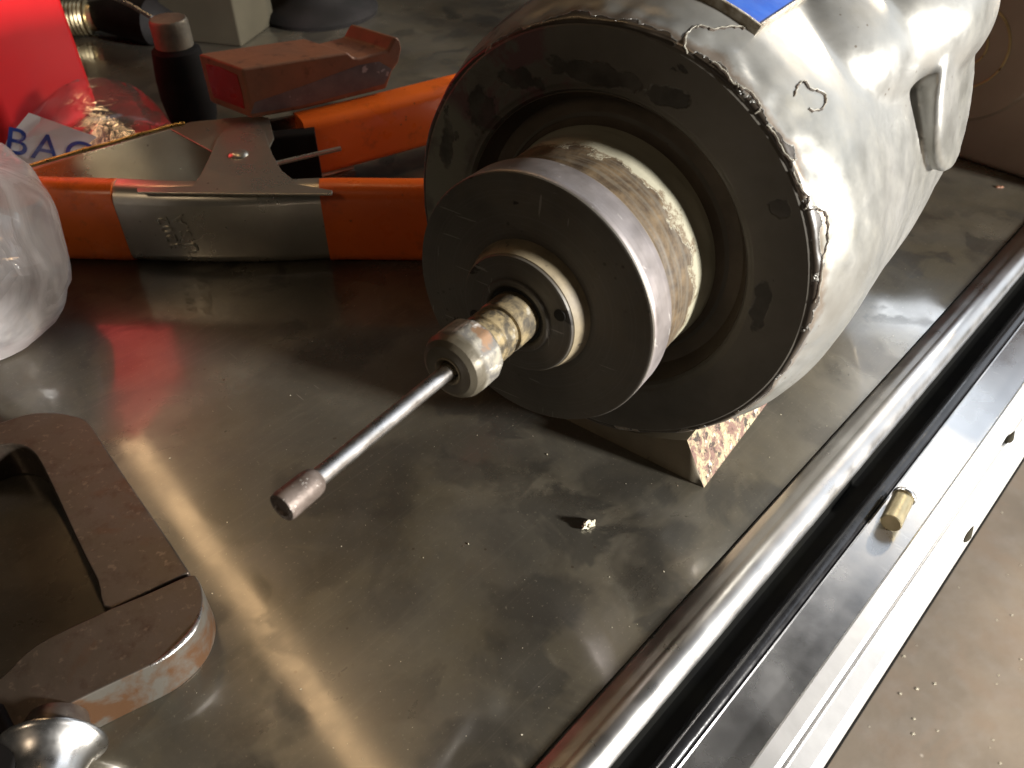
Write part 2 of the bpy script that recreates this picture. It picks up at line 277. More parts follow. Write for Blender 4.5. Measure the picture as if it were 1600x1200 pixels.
def film(name, milk, gloss, tint, crease):
    m = bpy.data.materials.new(name); m.use_nodes = True; t = m.node_tree; t.nodes.clear()
    N = t.nodes.new; L = t.links.new
    out = N('ShaderNodeOutputMaterial'); tr = N('ShaderNodeBsdfTransparent'); tr.inputs[0].default_value = tint
    gl = N('ShaderNodeBsdfGlossy'); gl.inputs['Roughness'].default_value = .10; gl.inputs[0].default_value = (1, 1, 1, 1)
    df = N('ShaderNodeBsdfDiffuse'); df.inputs[0].default_value = (.80, .77, .76, 1)
    tl = N('ShaderNodeBsdfTranslucent'); tl.inputs[0].default_value = (.80, .76, .75, 1)
    co = N('ShaderNodeTexCoord'); nz = N('ShaderNodeTexNoise'); nz.inputs['Scale'].default_value = crease; nz.inputs['Detail'].default_value = 5; nz.inputs['Distortion'].default_value = 1.4
    L(co.outputs['Object'], nz.inputs['Vector'])
    bp = N('ShaderNodeBump'); bp.inputs['Strength'].default_value = .4; bp.inputs['Distance'].default_value = .0015 + .003*milk; ab = N('ShaderNodeMath'); ab.operation = 'SUBTRACT'; ab.inputs[1].default_value = .5; L(nz.outputs[0], ab.inputs[0])
    ac = N('ShaderNodeMath'); ac.operation = 'ABSOLUTE'; L(ab.outputs[0], ac.inputs[0])
    ad = N('ShaderNodeMath'); ad.operation = 'POWER'; ad.inputs[1].default_value = .5; L(ac.outputs[0], ad.inputs[0]); L(ad.outputs[0], bp.inputs['Height'])
    for s in (gl, df, tl): L(bp.outputs[0], s.inputs['Normal'])
    fr = N('ShaderNodeFresnel'); fr.inputs[0].default_value = 1.45; L(bp.outputs[0], fr.inputs['Normal'])
    fm = N('ShaderNodeMath'); fm.operation = 'MULTIPLY'; fm.use_clamp = True; fm.inputs[1].default_value = gloss; L(fr.outputs[0], fm.inputs[0])
    a = N('ShaderNodeMixShader'); a.inputs[0].default_value = .5; L(df.outputs[0], a.inputs[1]); L(tl.outputs[0], a.inputs[2])
    mr = N('ShaderNodeMapRange'); mr.inputs[1].default_value = .35; mr.inputs[2].default_value = .7; mr.inputs[3].default_value = milk*.55; mr.inputs[4].default_value = milk*1.5; L(nz.outputs[0], mr.inputs[0])
    b = N('ShaderNodeMixShader'); L(mr.outputs[0], b.inputs[0]); L(tr.outputs[0], b.inputs[1]); L(a.outputs[0], b.inputs[2])
    c = N('ShaderNodeMixShader'); L(fm.outputs[0], c.inputs[0]); L(b.outputs[0], c.inputs[1]); L(gl.outputs[0], c.inputs[2]); L(c.outputs[0], out.inputs[0])
    return m
M['film_clear'] = film('clear_film', .025, .6, (.99, .99, .99, 1), 14)
M['film_milky'] = film('milky_film', .72, .8, (.93, .93, .95, 1), 13)

# ------------------------------------------------------------------ mesh helpers
def obj(name, bm, m, parent=None, smooth=True, bevel=0, angle=40, seg=2):
    me = bpy.data.meshes.new(name); bmesh.ops.recalc_face_normals(bm, faces=bm.faces); bm.to_mesh(me); bm.free()
    o = bpy.data.objects.new(name, me); COL.objects.link(o)
    for k in (m if isinstance(m, (list, tuple)) else [m]): me.materials.append(M[k])
    if smooth:
        for p in me.polygons: p.use_smooth = True
        me.set_sharp_from_angle(angle=math.radians(angle))
    if bevel:
        b = o.modifiers.new('bevel', 'BEVEL'); b.width = bevel; b.segments = seg; b.limit_method = 'ANGLE'; b.angle_limit = math.radians(35); b.harden_normals = True
    if parent: o.parent = parent
    return o
def thing(name, label, cat, loc=(0, 0, 0), mat=None, group=None):
    o = bpy.data.objects.new(name, None); COL.objects.link(o); o.empty_display_size = .02
    if mat is not None: o.matrix_world = mat
    else: o.location = loc
    o['label'] = label; o['category'] = cat
    if group: o['group'] = group
    bpy.context.view_layer.update()
    return o
def tag(o, label, cat, group=None):
    o['label'] = label; o['category'] = cat
    if group: o['group'] = group
    return o
def tolocal(parent, pts): 
    mi = parent.matrix_world.inverted(); return [mi @ V(p) for p in pts]
def lathe(profile, axis='Y', segs=96, close=False, rad=None, bm=None, mi=0):
    """profile: list of (radius, position along the axis)"""
    bm = bm or bmesh.new(); rows = []
    for r, p in profile:
        if r < 1e-6:
            c = V((0, p, 0)) if axis == 'Y' else V((0, 0, p)); rows.append([bm.verts.new(c)]); continue
        row = []
        for i in range(segs):
            a = 2*math.pi*i/segs; k = rad(a, p) if rad else 1
            x, z = r*k*math.cos(a), r*k*math.sin(a)
            row.append(bm.verts.new((x, p, z) if axis == 'Y' else (x, z, p)))
        rows.append(row)
    pairs = list(zip(rows, rows[1:])) + ([(rows[-1], rows[0])] if close else [])
    for A, B in pairs:
        if len(A) == 1 and len(B) == 1: continue
        for i in range(segs):
            j = (i+1) % segs
            if len(A) == 1: f = bm.faces.new((A[0], B[i], B[j]))
            elif len(B) == 1: f = bm.faces.new((A[i], A[j], B[0]))
            else: f = bm.faces.new((A[i], A[j], B[j], B[i]))
            f.material_index = mi
    return bm
def prism(poly, vec, bm=None, mi=0, side_mi=None):
    bm = bm or bmesh.new(); vec = V(vec)
    A = [bm.verts.new(V(p)) for p in poly]; B = [bm.verts.new(V(p)+vec) for p in poly]
    f = bm.faces.new(A); f.material_index = mi; f = bm.faces.new(B[::-1]); f.material_index = mi
    for i in range(len(A)):
        j = (i+1) % len(A); f = bm.faces.new((A[i], A[j], B[j], B[i])); f.material_index = mi if side_mi is None else side_mi
    return bm
def tube(path, r, segs=12, bm=None, cap=True):
    bm = bm or bmesh.new(); path = [V(p) for p in path]; rows = []
    n = len(path); ref = V((0, 0, 1))
    for i, p in enumerate(path):
        d = (path[min(i+1, n-1)] - path[max(i-1, 0)]).normalized()
        if abs(d.dot(ref)) > .95: ref2 = V((1, 0, 0))
        else: ref2 = ref
        s = d.cross(ref2).normalized(); u = s.cross(d); rr = r[i] if isinstance(r, (list, tuple)) else r
        rows.append([bm.verts.new(p + (s*math.cos(2*math.pi*k/segs) + u*math.sin(2*math.pi*k/segs))*rr) for k in range(segs)])
    for A, B in zip(rows, rows[1:]):
        for i in range(segs): bm.faces.new((A[i], A[(i+1) % segs], B[(i+1) % segs], B[i]))
    if cap: bm.faces.new(rows[0][::-1]); bm.faces.new(rows[-1])
    return bm
def sweep(path, section, bm=None, zscale=None):
    """path: plan points (x,y); section: closed list of (inward offset, z); inward = to the left of the path direction"""
    bm = bm or bmesh.new(); P = [V((p[0], p[1])) for p in path]; rows = []; n = len(P)
    for i, p in enumerate(P):
        d = (P[min(i+1, n-1)] - P[max(i-1, 0)]).normalized(); nr = V((-d.y, d.x))
        rows.append([bm.verts.new((p.x+nr.x*a, p.y+nr.y*a, (zscale(i/(n-1), z) if zscale else z))) for a, z in section])
    m = len(section)
    for A, B in zip(rows, rows[1:]):
        for i in range(m): bm.faces.new((A[i], B[i], B[(i+1) % m], A[(i+1) % m]))
    bm.faces.new(rows[0]); bm.faces.new(rows[-1][::-1])
    return bm
def catmull(pts, k=8):
    pts = [V(p) for p in pts]; out = []
    for i in range(len(pts)-1):
        p0, p1, p2, p3 = pts[max(i-1, 0)], pts[i], pts[i+1], pts[min(i+2, len(pts)-1)]
        for j in range(k):
            t = j/k; out.append(.5*((2*p1) + (p2-p0)*t + (2*p0-5*p1+4*p2-p3)*t*t + (3*p1-p0-3*p2+p3)*t**3))
    return out + [pts[-1]]
def structure(o): o['kind'] = 'structure'; return o

# ------------------------------------------------------------------ floor
bm = bmesh.new(); bmesh.ops.create_grid(bm, x_segments=4, y_segments=4, size=6); fl = structure(obj('floor', bm, 'floor')); fl.location = (0, 1, -.86)

# ------------------------------------------------------------------ workbench (edge runs away to the right)
E1 = V((.6812, .7321, 0)); E2 = V((E1.y, -E1.x, 0))          # along the edge, out over the edge
bench = thing('workbench', 'steel topped workbench with rolled bright edge and drawer rail along its right side', 'workbench',
              mat=Matrix(((E1.x, E2.x, 0, 0), (E1.y, E2.y, 0, 0), (0, 0, 1, 0), (0, 0, 0, 1))))
def rail(name, prof, m, x0=-.6, x1=2.2, n=2, angle=30, bevel=0):
    """closed profile (d, z) extruded along the bench edge"""
    bm = bmesh.new(); rows = []
    for i in range(n):
        x = x0 + (x1-x0)*i/(n-1); rows.append([bm.verts.new((x, d, z)) for d, z in prof])
    k = len(prof)
    for A, B in zip(rows, rows[1:]):
        for i in range(k): bm.faces.new((A[i], A[(i+1) % k], B[(i+1) % k], B[i]))
    bm.faces.new(rows[0]); bm.faces.new(rows[-1][::-1])
    return obj(name, bm, m, bench, angle=angle, bevel=bevel)
rail('tabletop', [(-2.4, 0), (-.1135, 0), (-.1135, -.018), (-2.4, -.018)], 'bench')
def arc(cx, cz, r, a0, a1, n): return [(cx+r*math.cos(math.radians(a0+(a1-a0)*i/n)), cz+r*math.sin(math.radians(a0+(a1-a0)*i/n))) for i in range(n+1)]
rail('rolled_edge', [(-.1130, -.001), (-.111, .0003), (-.108, .0016), (-.105, .0034)] + arc(-.0968, -.0048, .0100, 124, -35, 18) + [(-.0905, -.0135), (-.094, -.018), (-.1130, -.018)], 'roll', angle=60)
rail('shadow_gap', [(-.095, -.0185), (-.0925, -.0185), (-.0890, -.030), (-.0775, -.030), (-.0775, -.06), (-.093, -.06)], 'black')  # near-black strip, the shade under the edge is put into its colour
rail('black_seal', arc(-.0722, -.0315, .0058, 0, 360, 23)[:-1], 'black_gloss', angle=60)
rail('drawer_ledge', [(-.0663, -.028), (-.0655, -.0295), (-.0400, -.0305), (-.0400, -.045), (-.0775, -.045), (-.0775, -.0375), (-.0663, -.0375)], 'alu', angle=30)
rail('drawer_pull', [(-.0398, -.031), (-.0396, -.0275), (-.0385, -.0262), (-.0300, -.0262), (-.0280, -.0275), (-.0275, -.0300), (-.0268, -.0300), (-.0262, -.0285), (-.0250, -.0275), (-.0165, -.0285), (-.0140, -.0310), (-.0132, -.036), (-.0132, -.075), (-.0398, -.075)], 'alu_lip', angle=30)
rail('drawer_front', [(-.0400, -.076), (-.0200, -.076), (-.0200, -.42), (-.0400, -.42)], 'black', x1=1.6)
for x, yy in ((.5557, -.0255), (.4487, -.0148)):
    bm = bmesh.new()
    bmesh.ops.create_uvsphere(bm, u_segments=14, v_segments=8, radius=1)
    for v in bm.verts: v.co = V((v.co.x*.0075*(1+.5*(v.co.x > 0)*abs(v.co.x)), v.co.y*.0027*(1-.55*max(0, v.co.x)), v.co.z*.0014)) + V((x, yy, -.0282 if yy < -.02 else -.0305))
    obj('notch', bm, 'olive', bench)
# ------------------------------------------------------------------ brass plug lying in the ledge
c = G(1402, 797, -.024); d_ = G(1419, 762, -.024) - G(1386, 828, -.024)
plug = thing('metal_plug', 'short brass-coloured plug lying in the drawer rail channel', 'plug', mat=Matrix.Translation((c.x, c.y, -.0302)) @ Matrix.Rotation(math.atan2(d_.y, d_.x), 4, 'Z'))
bm = lathe([(0, -.0145), (.0062, -.0145), (.0068, -.0138), (.0068, .0105), (.0060, .0112), (0, .0112)], 'Y', 32)
for v in bm.verts: v.co = V((v.co.y, v.co.x, v.co.z+.0068))
obj('plug_barrel', bm, 'brass', plug)
bm = lathe([(0, .0112), (.0072, .0112), (.0076, .0118), (.0076, .0138), (.0070, .0146), (.002, .0146), (.0015, .013), (0, .013)], 'Y', 32)
for v in bm.verts: v.co = V((v.co.y, v.co.x, v.co.z+.0076))
obj('plug_head', bm, 'chrome', plug)

# ------------------------------------------------------------------ the motor
AX = V((.55602, .82938, -.05446)).normalized(); RT = AX.cross(V((0, 0, 1))).normalized(); WU = RT.cross(AX)
O = V((.0083674, .336457, .155068)); HC = .155
O2 = O - WU*HC
MM = Matrix(((RT.x, AX.x, WU.x, O2.x), (RT.y, AX.y, WU.y, O2.y), (RT.z, AX.z, WU.z, O2.z), (0, 0, 0, 1)))
motor = thing('electric_motor', 'big chipped cream painted motor with dark disc, collet nut and thin steel spindle tool', 'electric motor', mat=MM)
def mlathe(prof, **k):
    bm = lathe(prof, 'Y', **k)
    for v in bm.verts: v.co.z += HC
    return bm
# housing shell with flared spout, fused and slightly lumpy
bm = lathe([(0, .0900), (.0925, .0900), (.0925, .0725), (.1150, .0725), (.1158, .0658), (.1185, .0648), (.1204, .0662), (.1222, .0740), (.1262, .083), (.1305, .094), (.1333, .108), (.1343, .13), (.1345, .2), (.135, .28), (.134, .34), (.131, .37), (.122, .384), (.10, .390), (0, .390)], 'Y', 160)
sp_o = V((.088, .243, .0560)); sp_d = V((.955, -.02, .27)).normalized()
def spout(bm):
    q = V((0, 1, 0)).rotation_difference(sp_d); 
    b2 = lathe([(0, -.05), (.050, -.05), (.047, .0), (.0395, .014), (.0375, .023), (.0395, .032), (.0430, .039), (.0450, .042), (.0450, .045), (.042, .047), (0, .047)], 'Y', 64)
    for v in b2.verts: v.co = sp_o + q @ v.co
    me = bpy.data.meshes.new('tmp'); b2.to_mesh(me); b2.free(); bm.from_mesh(me)
spout(bm)
# swelling of the casting above the spout
b3 = bmesh.new(); bmesh.ops.create_uvsphere(b3, u_segments=48, v_segments=24, radius=1)
for v in b3.verts: v.co = V((v.co.x*.054, v.co.y*.088, v.co.z*.047)) + V((.082, .262, .100))
me = bpy.data.meshes.new('tmp'); b3.to_mesh(me); b3.free(); bm.from_mesh(me)
b3 = bmesh.new(); bmesh.ops.create_uvsphere(b3, u_segments=48, v_segments=24, radius=1)
for v in b3.verts: v.co = V((v.co.x*.054, v.co.y*.075, v.co.z*.042)) + V((.060, .195, .088))
me = bpy.data.meshes.new('tmp'); b3.to_mesh(me); b3.free(); bm.from_mesh(me)
for v in bm.verts: v.co.z += HC
sh = obj('housing', bm, 'shell', motor)
rm = sh.modifiers.new('r', 'REMESH'); rm.mode = 'VOXEL'; rm.voxel_size = .0020; rm.use_smooth_shade = True
smm = sh.modifiers.new('s', 'SMOOTH'); smm.factor = .5; smm.iterations = 16
dg = bpy.context.evaluated_depsgraph_get(); me = bpy.data.meshes.new_from_object(sh.evaluated_get(dg)); sh.modifiers.clear(); sh.data = me
for v in me.vertices:
    c = v.co; r = V((c.x, 0, c.z-HC)); d = r.normalized()
    k = noise.noise(c*14)*.0016 + noise.noise(c*34+V((3, 1, 2)))*.0006
    e = max(0, 1-abs(c.y-.075)/.012)                           # ragged paint along the front edge
    k += e*(noise.noise(c*95)*.0016)
    v.co = c + d*k
for p in me.polygons: p.use_smooth = True
# peeled paint edges and cracks standing proud of the shell
mi_ = MM.inverted(); ro_ = mi_ @ CC
def onshell(u, v):
    d = (mi_.to_3x3() @ ray(u, v)).normalized(); ok, p, n, _ = sh.ray_cast(ro_, d)
    return (p, n) if ok else (None, None)
bpy.context.view_layer.update()
rk = random.Random(5)
for line in ([(1072, 84), (1068, 66), (1078, 48), (1098, 42), (1118, 47), (1140, 43), (1160, 45), (1178, 39), (1192, 42)], [(1240, 150), (1246, 132), (1254, 128), (1264, 139), (1276, 143), (1288, 150), (1289, 162), (1278, 173), (1262, 172)],
             [(1262, 330), (1276, 326), (1287, 333), (1293, 352), (1291, 380), (1284, 406), (1281, 440), (1272, 475)], [(1112, 98), (1130, 112), (1146, 133), (1162, 140), (1176, 152), (1188, 168), (1180, 178)], [(1238, 270), (1250, 296), (1262, 310), (1258, 326)], [(1196, 196), (1212, 214), (1222, 236), (1236, 252)]):
    pts = catmull([(u, v, 0) for u, v in line], 5); A_, B_ = [], []
    for k, p in enumerate(pts):
        u, v = p.x+rk.uniform(-1.6, 1.6), p.y+rk.uniform(-1.6, 1.6); q_, n_ = onshell(u, v)
        if q_ is None: continue
        if A_ and (q_-A_[-1]).length > .02: continue
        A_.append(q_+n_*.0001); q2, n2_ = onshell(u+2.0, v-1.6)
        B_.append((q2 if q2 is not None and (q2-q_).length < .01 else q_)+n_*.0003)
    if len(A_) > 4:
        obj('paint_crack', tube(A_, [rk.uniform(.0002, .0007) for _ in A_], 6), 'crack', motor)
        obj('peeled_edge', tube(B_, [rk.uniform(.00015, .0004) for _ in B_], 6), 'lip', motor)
# front plate: channel + flat annulus
obj('front_plate', mlathe([(.0700, .079), (.0735, .0815), (.0800, .0800), (.0838, .0745), (.0855, .0690), (.0870, .0672), (.0885, .0668), (.0893, .0662), (.0902, .0656), (.0910, .0655), (.1168, .0655), (.1180, .0664), (.1180, .0722), (.095, .0725), (.07, .085)], segs=160, close=True), 'front', motor, angle=35)
obj('channel_lining', mlathe([(.0668, .0745), (.0690, .0790), (.0735, .0811), (.0795, .0797), (.0832, .0742), (.0850, .0690), (.0857, .0694), (.0840, .0750), (.0800, .0806), (.0735, .0822), (.0665, .0800)], segs=160, close=True), 'channel', motor)
hubbm = mlathe([(.0640, .0205), (.0652, .0215), (.0652, .0240), (.0640, .0255), (.0640, .0280), (.0648, .0300), (.0648, .05), (.0652, .064), (.0665, .0745), (.0680, .0790), (.05, .080), (.05, .0205)], segs=200, close=True)
bmesh.ops.subdivide_edges(hubbm, edges=[e for e in hubbm.edges if abs(e.verts[0].co.y-e.verts[1].co.y) > .008], cuts=8)
for v in hubbm.verts:
    if .02 < v.co.y < .07:
        d = V((v.co.x, 0, v.co.z-HC)).normalized(); v.co += d*noise.noise(v.co*70)*.0007
obj('hub', hubbm, 'hub', motor)
obj('hub_collar', mlathe([(.0655, .0204), (.0662, .0212), (.0662, .0226), (.0655, .0232), (.06, .0242), (.06, .0204)], segs=128, close=True), 'brassy', motor)
db = mlathe([(.030, 0), (.0672, 0), (.0680, .0005), (.0683, .0014)], segs=160)
obj('disc_face', mlathe([(.0340, .0000), (.0668, 0), (.0678, .0004), (.0682, .0012), (.0680, .0015), (.034, .0015)], segs=160, close=True), 'disc', motor, angle=35); db.free()
obj('disc_rim', mlathe([(.0335, .0016), (.0679, .0016), (.0682, .0020), (.0683, .0040), (.0683, .0180), (.0678, .0200), (.0335, .0200)], segs=200, close=True), 'rim', motor, angle=35)
obj('cap_rim', mlathe([(.0200, -.0100), (.0300, -.0105), (.0322, -.0098), (.0332, -.0060), (.0343, -.0030), (.0350, -.0006), (.0352, .0002), (.0200, .0002)], segs=128, close=True), 'brassy', motor, angle=50)
bm = mlathe([(.0188, -.0116), (.0300, -.0116), (.0313, -.0112), (.0318, -.0102), (.0300, -.0090), (.0188, -.0090)], segs=128, close=True)
cap = obj('cap_face', bm, 'disc', motor, angle=35)
for sgn in (1, -1):
    a = math.radians(22); b2 = lathe([(0, -.0120), (.0031, -.0120), (.0031, -.0112), (0, -.0112)], 'Y', 24)
    for v in b2.verts: v.co += V((sgn*.0262*math.cos(a), 0, HC+sgn*.0262*math.sin(a)))
    obj('pin_hole', b2, 'hole', motor)
obj('bearing_ring', mlathe([(.0152, -.0118), (.0165, -.0130), (.0185, -.0135), (.0196, -.0128), (.0200, -.0112), (.0152, -.0100)], segs=96, close=True), 'disc', motor, angle=50)
obj('seal_gap', mlathe([(.0100, -.0119), (.0153, -.0119), (.0153, -.0105), (.0100, -.0105)], segs=96, close=True), 'hole', motor)
obj('collet_stub', mlathe([(.0, -.010), (.0133, -.011), (.0133, -.0255), (.0128, -.0262), (.0112, -.0264), (.0112, -.0300), (.0124, -.0302), (.0130, -.0310), (.0130, -.0375), (.0122, -.0385), (.0122, -.0400), (.0128, -.0410), (.0128, -.0432), (.0118, -.0440), (.0118, -.050), (0, -.050)], segs=96), 'stub', motor, angle=35)
def flats(a, p):
    if p < -.0600 or p > -.0462: return 1
    n = 12; s = 2*math.pi/n; b = (a % s)-s/2; return min(1.0, math.cos(s/2)*1.012/math.cos(b))
obj('collet_nut', mlathe([(.0052, -.0640), (.0060, -.0662), (.0085, -.0668), (.0124, -.0663), (.0150, -.0646), (.0163, -.0618), (.0166, -.0590), (.0166, -.0475), (.0160, -.0463), (.0110, -.0463), (.0052, -.055)], segs=144, close=True, rad=flats), 'nut', motor, angle=22)
obj('nut_bore', mlathe([(.0046, -.0630), (.0058, -.0664), (.0064, -.0671), (.0070, -.0668), (.0062, -.0645), (.0052, -.0600)], segs=64, close=True), 'brassy', motor)
rod = obj('spindle_rod', mlathe([(0, -.060), (.0037, -.060), (.0037, -.1475), (.0040, -.1490), (0, -.1490)], segs=48), 'rod', motor)
obj('grinding_tip', mlathe([(.0036, -.1478), (.0046, -.1486), (.0054, -.1500), (.0058, -.1525), (.0061, -.1650), (.0058, -.1668), (.0037, -.1672), (.0028, -.1662), (0, -.1662)], segs=64), 'tip', motor, angle=40)
# name plate pad on top, blue plate with worn raised border
def shellpt(s, th, r): return V((r*math.cos(math.radians(th)), s, HC + r*math.sin(math.radians(th))))
SH = [(.066, .1205), (.074, .1222), (.083, .1262), (.094, .1305), (.108, .1333), (.13, .1343), (.2, .1345), (.28, .135)]
def rs(s):
    for (a, b), (c, d) in zip(SH, SH[1:]):
        if s <= c: return b+(d-b)*(s-a)/(c-a)
    return .135
def patch(s0, s1, t0, t1, r0, r1, n=16):
    bm = bmesh.new(); g = [[[bm.verts.new(shellpt(s, t0+(t1-t0)*i/n, rs(s)+r)) for i in range(n+1)] for s in (s0, s1)] for r in (r0, r1)]
    for i in range(n):
        bm.faces.new((g[1][0][i], g[1][0][i+1], g[1][1][i+1], g[1][1][i])); bm.faces.new((g[0][0][i+1], g[0][0][i], g[0][1][i], g[0][1][i+1]))
        for k in (0, 1): bm.faces.new((g[0][k][i], g[0][k][i+1], g[1][k][i+1], g[1][k][i]))
    for i in (0, n): bm.faces.new((g[0][0][i], g[0][1][i], g[1][1][i], g[1][0][i]))
    return bm
obj('name_plate', patch(.0955, .225, 65.3, 114.7, -.006, .0042), 'blue', motor)
for a in ((.0938, .0953, 64.6, 115.4), (.2252, .2267, 64.6, 115.4)): obj('plate_border', patch(*a, -.006, .0052), 'plate_rim', motor, bevel=.0005)
for a in ((.0955, .2250, 64.6, 65.2), (.0955, .2250, 114.8, 115.4)): obj('plate_border', patch(*a, -.006, .0052), 'plate_rim', motor, bevel=.0005)

# ------------------------------------------------------------------ cradle block under the motor
A0 = G(890, 658); B0 = G(1100, 762); D1 = (B0-A0).normalized(); NB = V((-D1.y, D1.x, 0))
blk = thing('support_block', 'flaking painted block wedged under the front of the motor', 'block', mat=Matrix(((D1.x, NB.x, 0, B0.x), (D1.y, NB.y, 0, B0.y), (0, 0, 1, 0), (0, 0, 0, 1))))
bm = bmesh.new(); nx, ny = 60, 24; bmi = blk.matrix_world; mmi = MM.inverted()
grid = []
for j in range(ny+1):
    yy = .098*j/ny; row = []
    for i in range(nx+1):
        tt = i/nx; xt = -.205 + (.205-.0170)*tt; z = .0345
        for _ in range(2):
            pw = bmi @ V((xt, yy, z)); pl = mmi @ pw; rr = math.hypot(pl.x, pl.z-HC)
            lim = .1365 if pl.y > .069 else .1215
            if rr < lim and pl.z < HC: z = max(.003, z-(math.sqrt(max(0, lim*lim-pl.x**2))-(HC-pl.z))) 
        jig = noise.noise(V((xt*60, yy*60, 3)))*.0008
        row.append((xt, yy, max(.003, z + jig)))
    grid.append(row)
T = [[bm.verts.new(p) for p in r] for r in grid]
Bt = [[bm.verts.new((p[0] if i < nx else 0.0, p[1], 0)) for i, p in enumerate(r)] for r in grid]
for j in range(ny):
    for i in range(nx): bm.faces.new((T[j][i], T[j][i+1], T[j+1][i+1], T[j+1][i]))
for j in (0, ny):
    for i in range(nx): bm.faces.new((T[j][i], T[j][i+1], Bt[j][i+1], Bt[j][i]))
K = 8; prev = [T[j][nx] for j in range(ny+1)]
for k in range(1, K+1):
    cur = []
    for j in range(ny+1):
        if k == K: cur.append(Bt[j][nx]); continue
        a, b = T[j][nx].co, Bt[j][nx].co; p = a.lerp(b, k/K); p += V((1, 0, .5))*noise.noise(p*130)*.0022*(0 if j == 0 else 1); cur.append(bm.verts.new(p))
    for j in range(ny):
        f = bm.faces.new((prev[j], prev[j+1], cur[j+1], cur[j])); f.material_index = 1
    prev = cur
obj('block_body', bm, ['block', 'block_side'], blk, angle=30)

# ------------------------------------------------------------------ spring clamp lying on its side behind
sc = thing('spring_clamp', 'large steel spring clamp with orange vinyl grips and jaw lying on the bench', 'clamp', loc=(-.24, .68, 0))
def sobj(name, bm, m, parent=sc, **k):
    off = sc.location
    for v in bm.verts: v.co -= off
    return obj(name, bm, m, parent, **k)
H_ = .0715
def channel(w, th=.0018, z0=0.0, z1=H_, r=.013, fl=None):
    fl = fl or w
    out = [(fl, z1)] + [(r-r*math.cos(math.radians(a))*1.0 if False else r-r*math.sin(math.radians(90-a)) , z1-r+r*math.cos(math.radians(90-a))) for a in range(90, -1, -15)][:0]
    out = [(fl, z1), (r, z1)] + [(r-r*math.sin(math.radians(a)), z1-r+r*math.cos(math.radians(a))) for a in (20, 40, 60, 80, 90)] + [(r-r*math.sin(math.radians(a)), z0+r-r*math.cos(math.radians(a))) for a in (90, 80, 60, 40, 20)] + [(r, z0), (fl, z0)]
    ri = r-th
    inn = [(fl, z0+th), (r, z0+th)] + [(r-ri*math.sin(math.radians(a)), z0+r-ri*math.cos(math.radians(a))) for a in (20, 40, 60, 80, 90)] + [(r-ri*math.sin(math.radians(a)), z1-r+ri*math.cos(math.radians(a))) for a in (90, 80, 60, 40, 20)] + [(r, z1-th), (fl, z1-th)]
    return out + inn
def boxsec(w, z0, z1, r, off=-.0012):
    pts = []
    for cx, cz, a0 in ((off+r, z1-r, 90), (off+r, z0+r, 180), (w-r, z0+r, 270), (w-r, z1-r, 0)):
        for k in range(5): a = math.radians(a0+22.5*k); pts.append((cx+r*math.cos(a), cz+r*math.sin(a)))
    return pts
fp = catmull([(-.480, .628, 0), (-.41, .6135, 0), (-.335, .6085, 0), (-.27, .6035, 0), (-.20, .6045, 0), (-.15, .609, 0), (-.07, .6085, 0), (.02, .615, 0)], 8)
fseg = lambda a, b: [p for p in fp if a <= p.x <= b]
sobj('front_arm', sweep(fseg(-.46, .0), channel(.020)), 'plated', angle=50)
sobj('jaw_sleeve', sweep([V((-.438, .6185, 0))]+fseg(-.435, -.328)+[V((-.3265, .6085, 0))], boxsec(.026, -.0005, H_+.0016, .012)), 'vinyl', angle=60)
sobj('grip_sleeve', sweep([V((-.1565, .6082, 0))]+fseg(-.154, .01), boxsec(.026, -.0005, H_+.0016, .012)), 'vinyl', angle=60)
# rear arm
rp_px = [(30, 264), (170, 224), (290, 193), (400, 186), (480, 172), (600, 144), (720, 114)]
rp = catmull([G(u, v, H_)*1 for u, v in rp_px], 8); rp = [V((p.x, p.y, 0)) for p in rp]
rev = rp[::-1]
sobj('rear_arm', sweep(rev[12:], channel(.006, th=.0016, r=.0035)), 'plated', angle=50)
ge = [V((p.x, p.y, H_)) for p in rp if p.x < G(292, 192, H_).x]
ge = [p + V((0, -.001, noise.noise(p*60)*.0012)) for p in ge]
sobj('arm_edge', tube(ge, .0021, 8), 'gold_glint')  # gold tone puts the warm glint along the arm edge into the colour
gp = [p for p in rev if p.x > -.2075]
dirv = (gp[0]-gp[-1]).normalized(); 
sobj('grip_sleeve', sweep(gp, boxsec(.034, .019, H_+.003, .009, -.002)), 'vinyl', angle=60)
sobj('shaded_arm_root', sweep([G(490, 190, H_)*1, G(400, 198, H_)*1], boxsec(.022, .024, H_-.002, .004, .004)), 'dark', angle=60)  # near-black colour stands in for the shade inside the arm channel
# pivot ears
ear = [(214, 293), (300, 290), (314, 272), (328, 243), (338, 216), (352, 200), (378, 190), (402, 190), (413, 205), (425, 240), (440, 266), (468, 288), (519, 297), (519, 303), (360, 302), (214, 300)]
epts = [G(u, v, H_+.0022) for u, v in ear]; epts = [V((p.x, p.y, H_+.0022)) for p in epts]
sobj('pivot_ear', prism(epts, (0, 0, -.0018)), 'plated', angle=30, bevel=.0006)
ear2 = [(262, 199), (300, 190), (402, 180), (420, 184), (428, 215), (412, 250), (372, 258), (345, 245), (322, 232)]
epts = [V((*G(u, v, H_+.0002).xy, H_+.0002)) for u, v in ear2]
sobj('pivot_ear', prism(epts, (0, 0, -.0016)), 'plated', angle=30, bevel=.0005)
pv = G(372, 240, H_+.003)
b2 = lathe([(0, .0024), (.004, .0022), (.0072, .0012), (.0085, 0), (.0085, -.004), (0, -.004)], 'Z', 32)
for v in b2.verts: v.co += V((pv.x, pv.y, H_+.0024))
sobj('rivet', b2, 'plated')
hel = [V((pv.x+.017*math.cos(a), pv.y+.017*math.sin(a), .012+.05*a/(2*math.pi*5))) for a in [i*math.pi/12 for i in range(121)]]
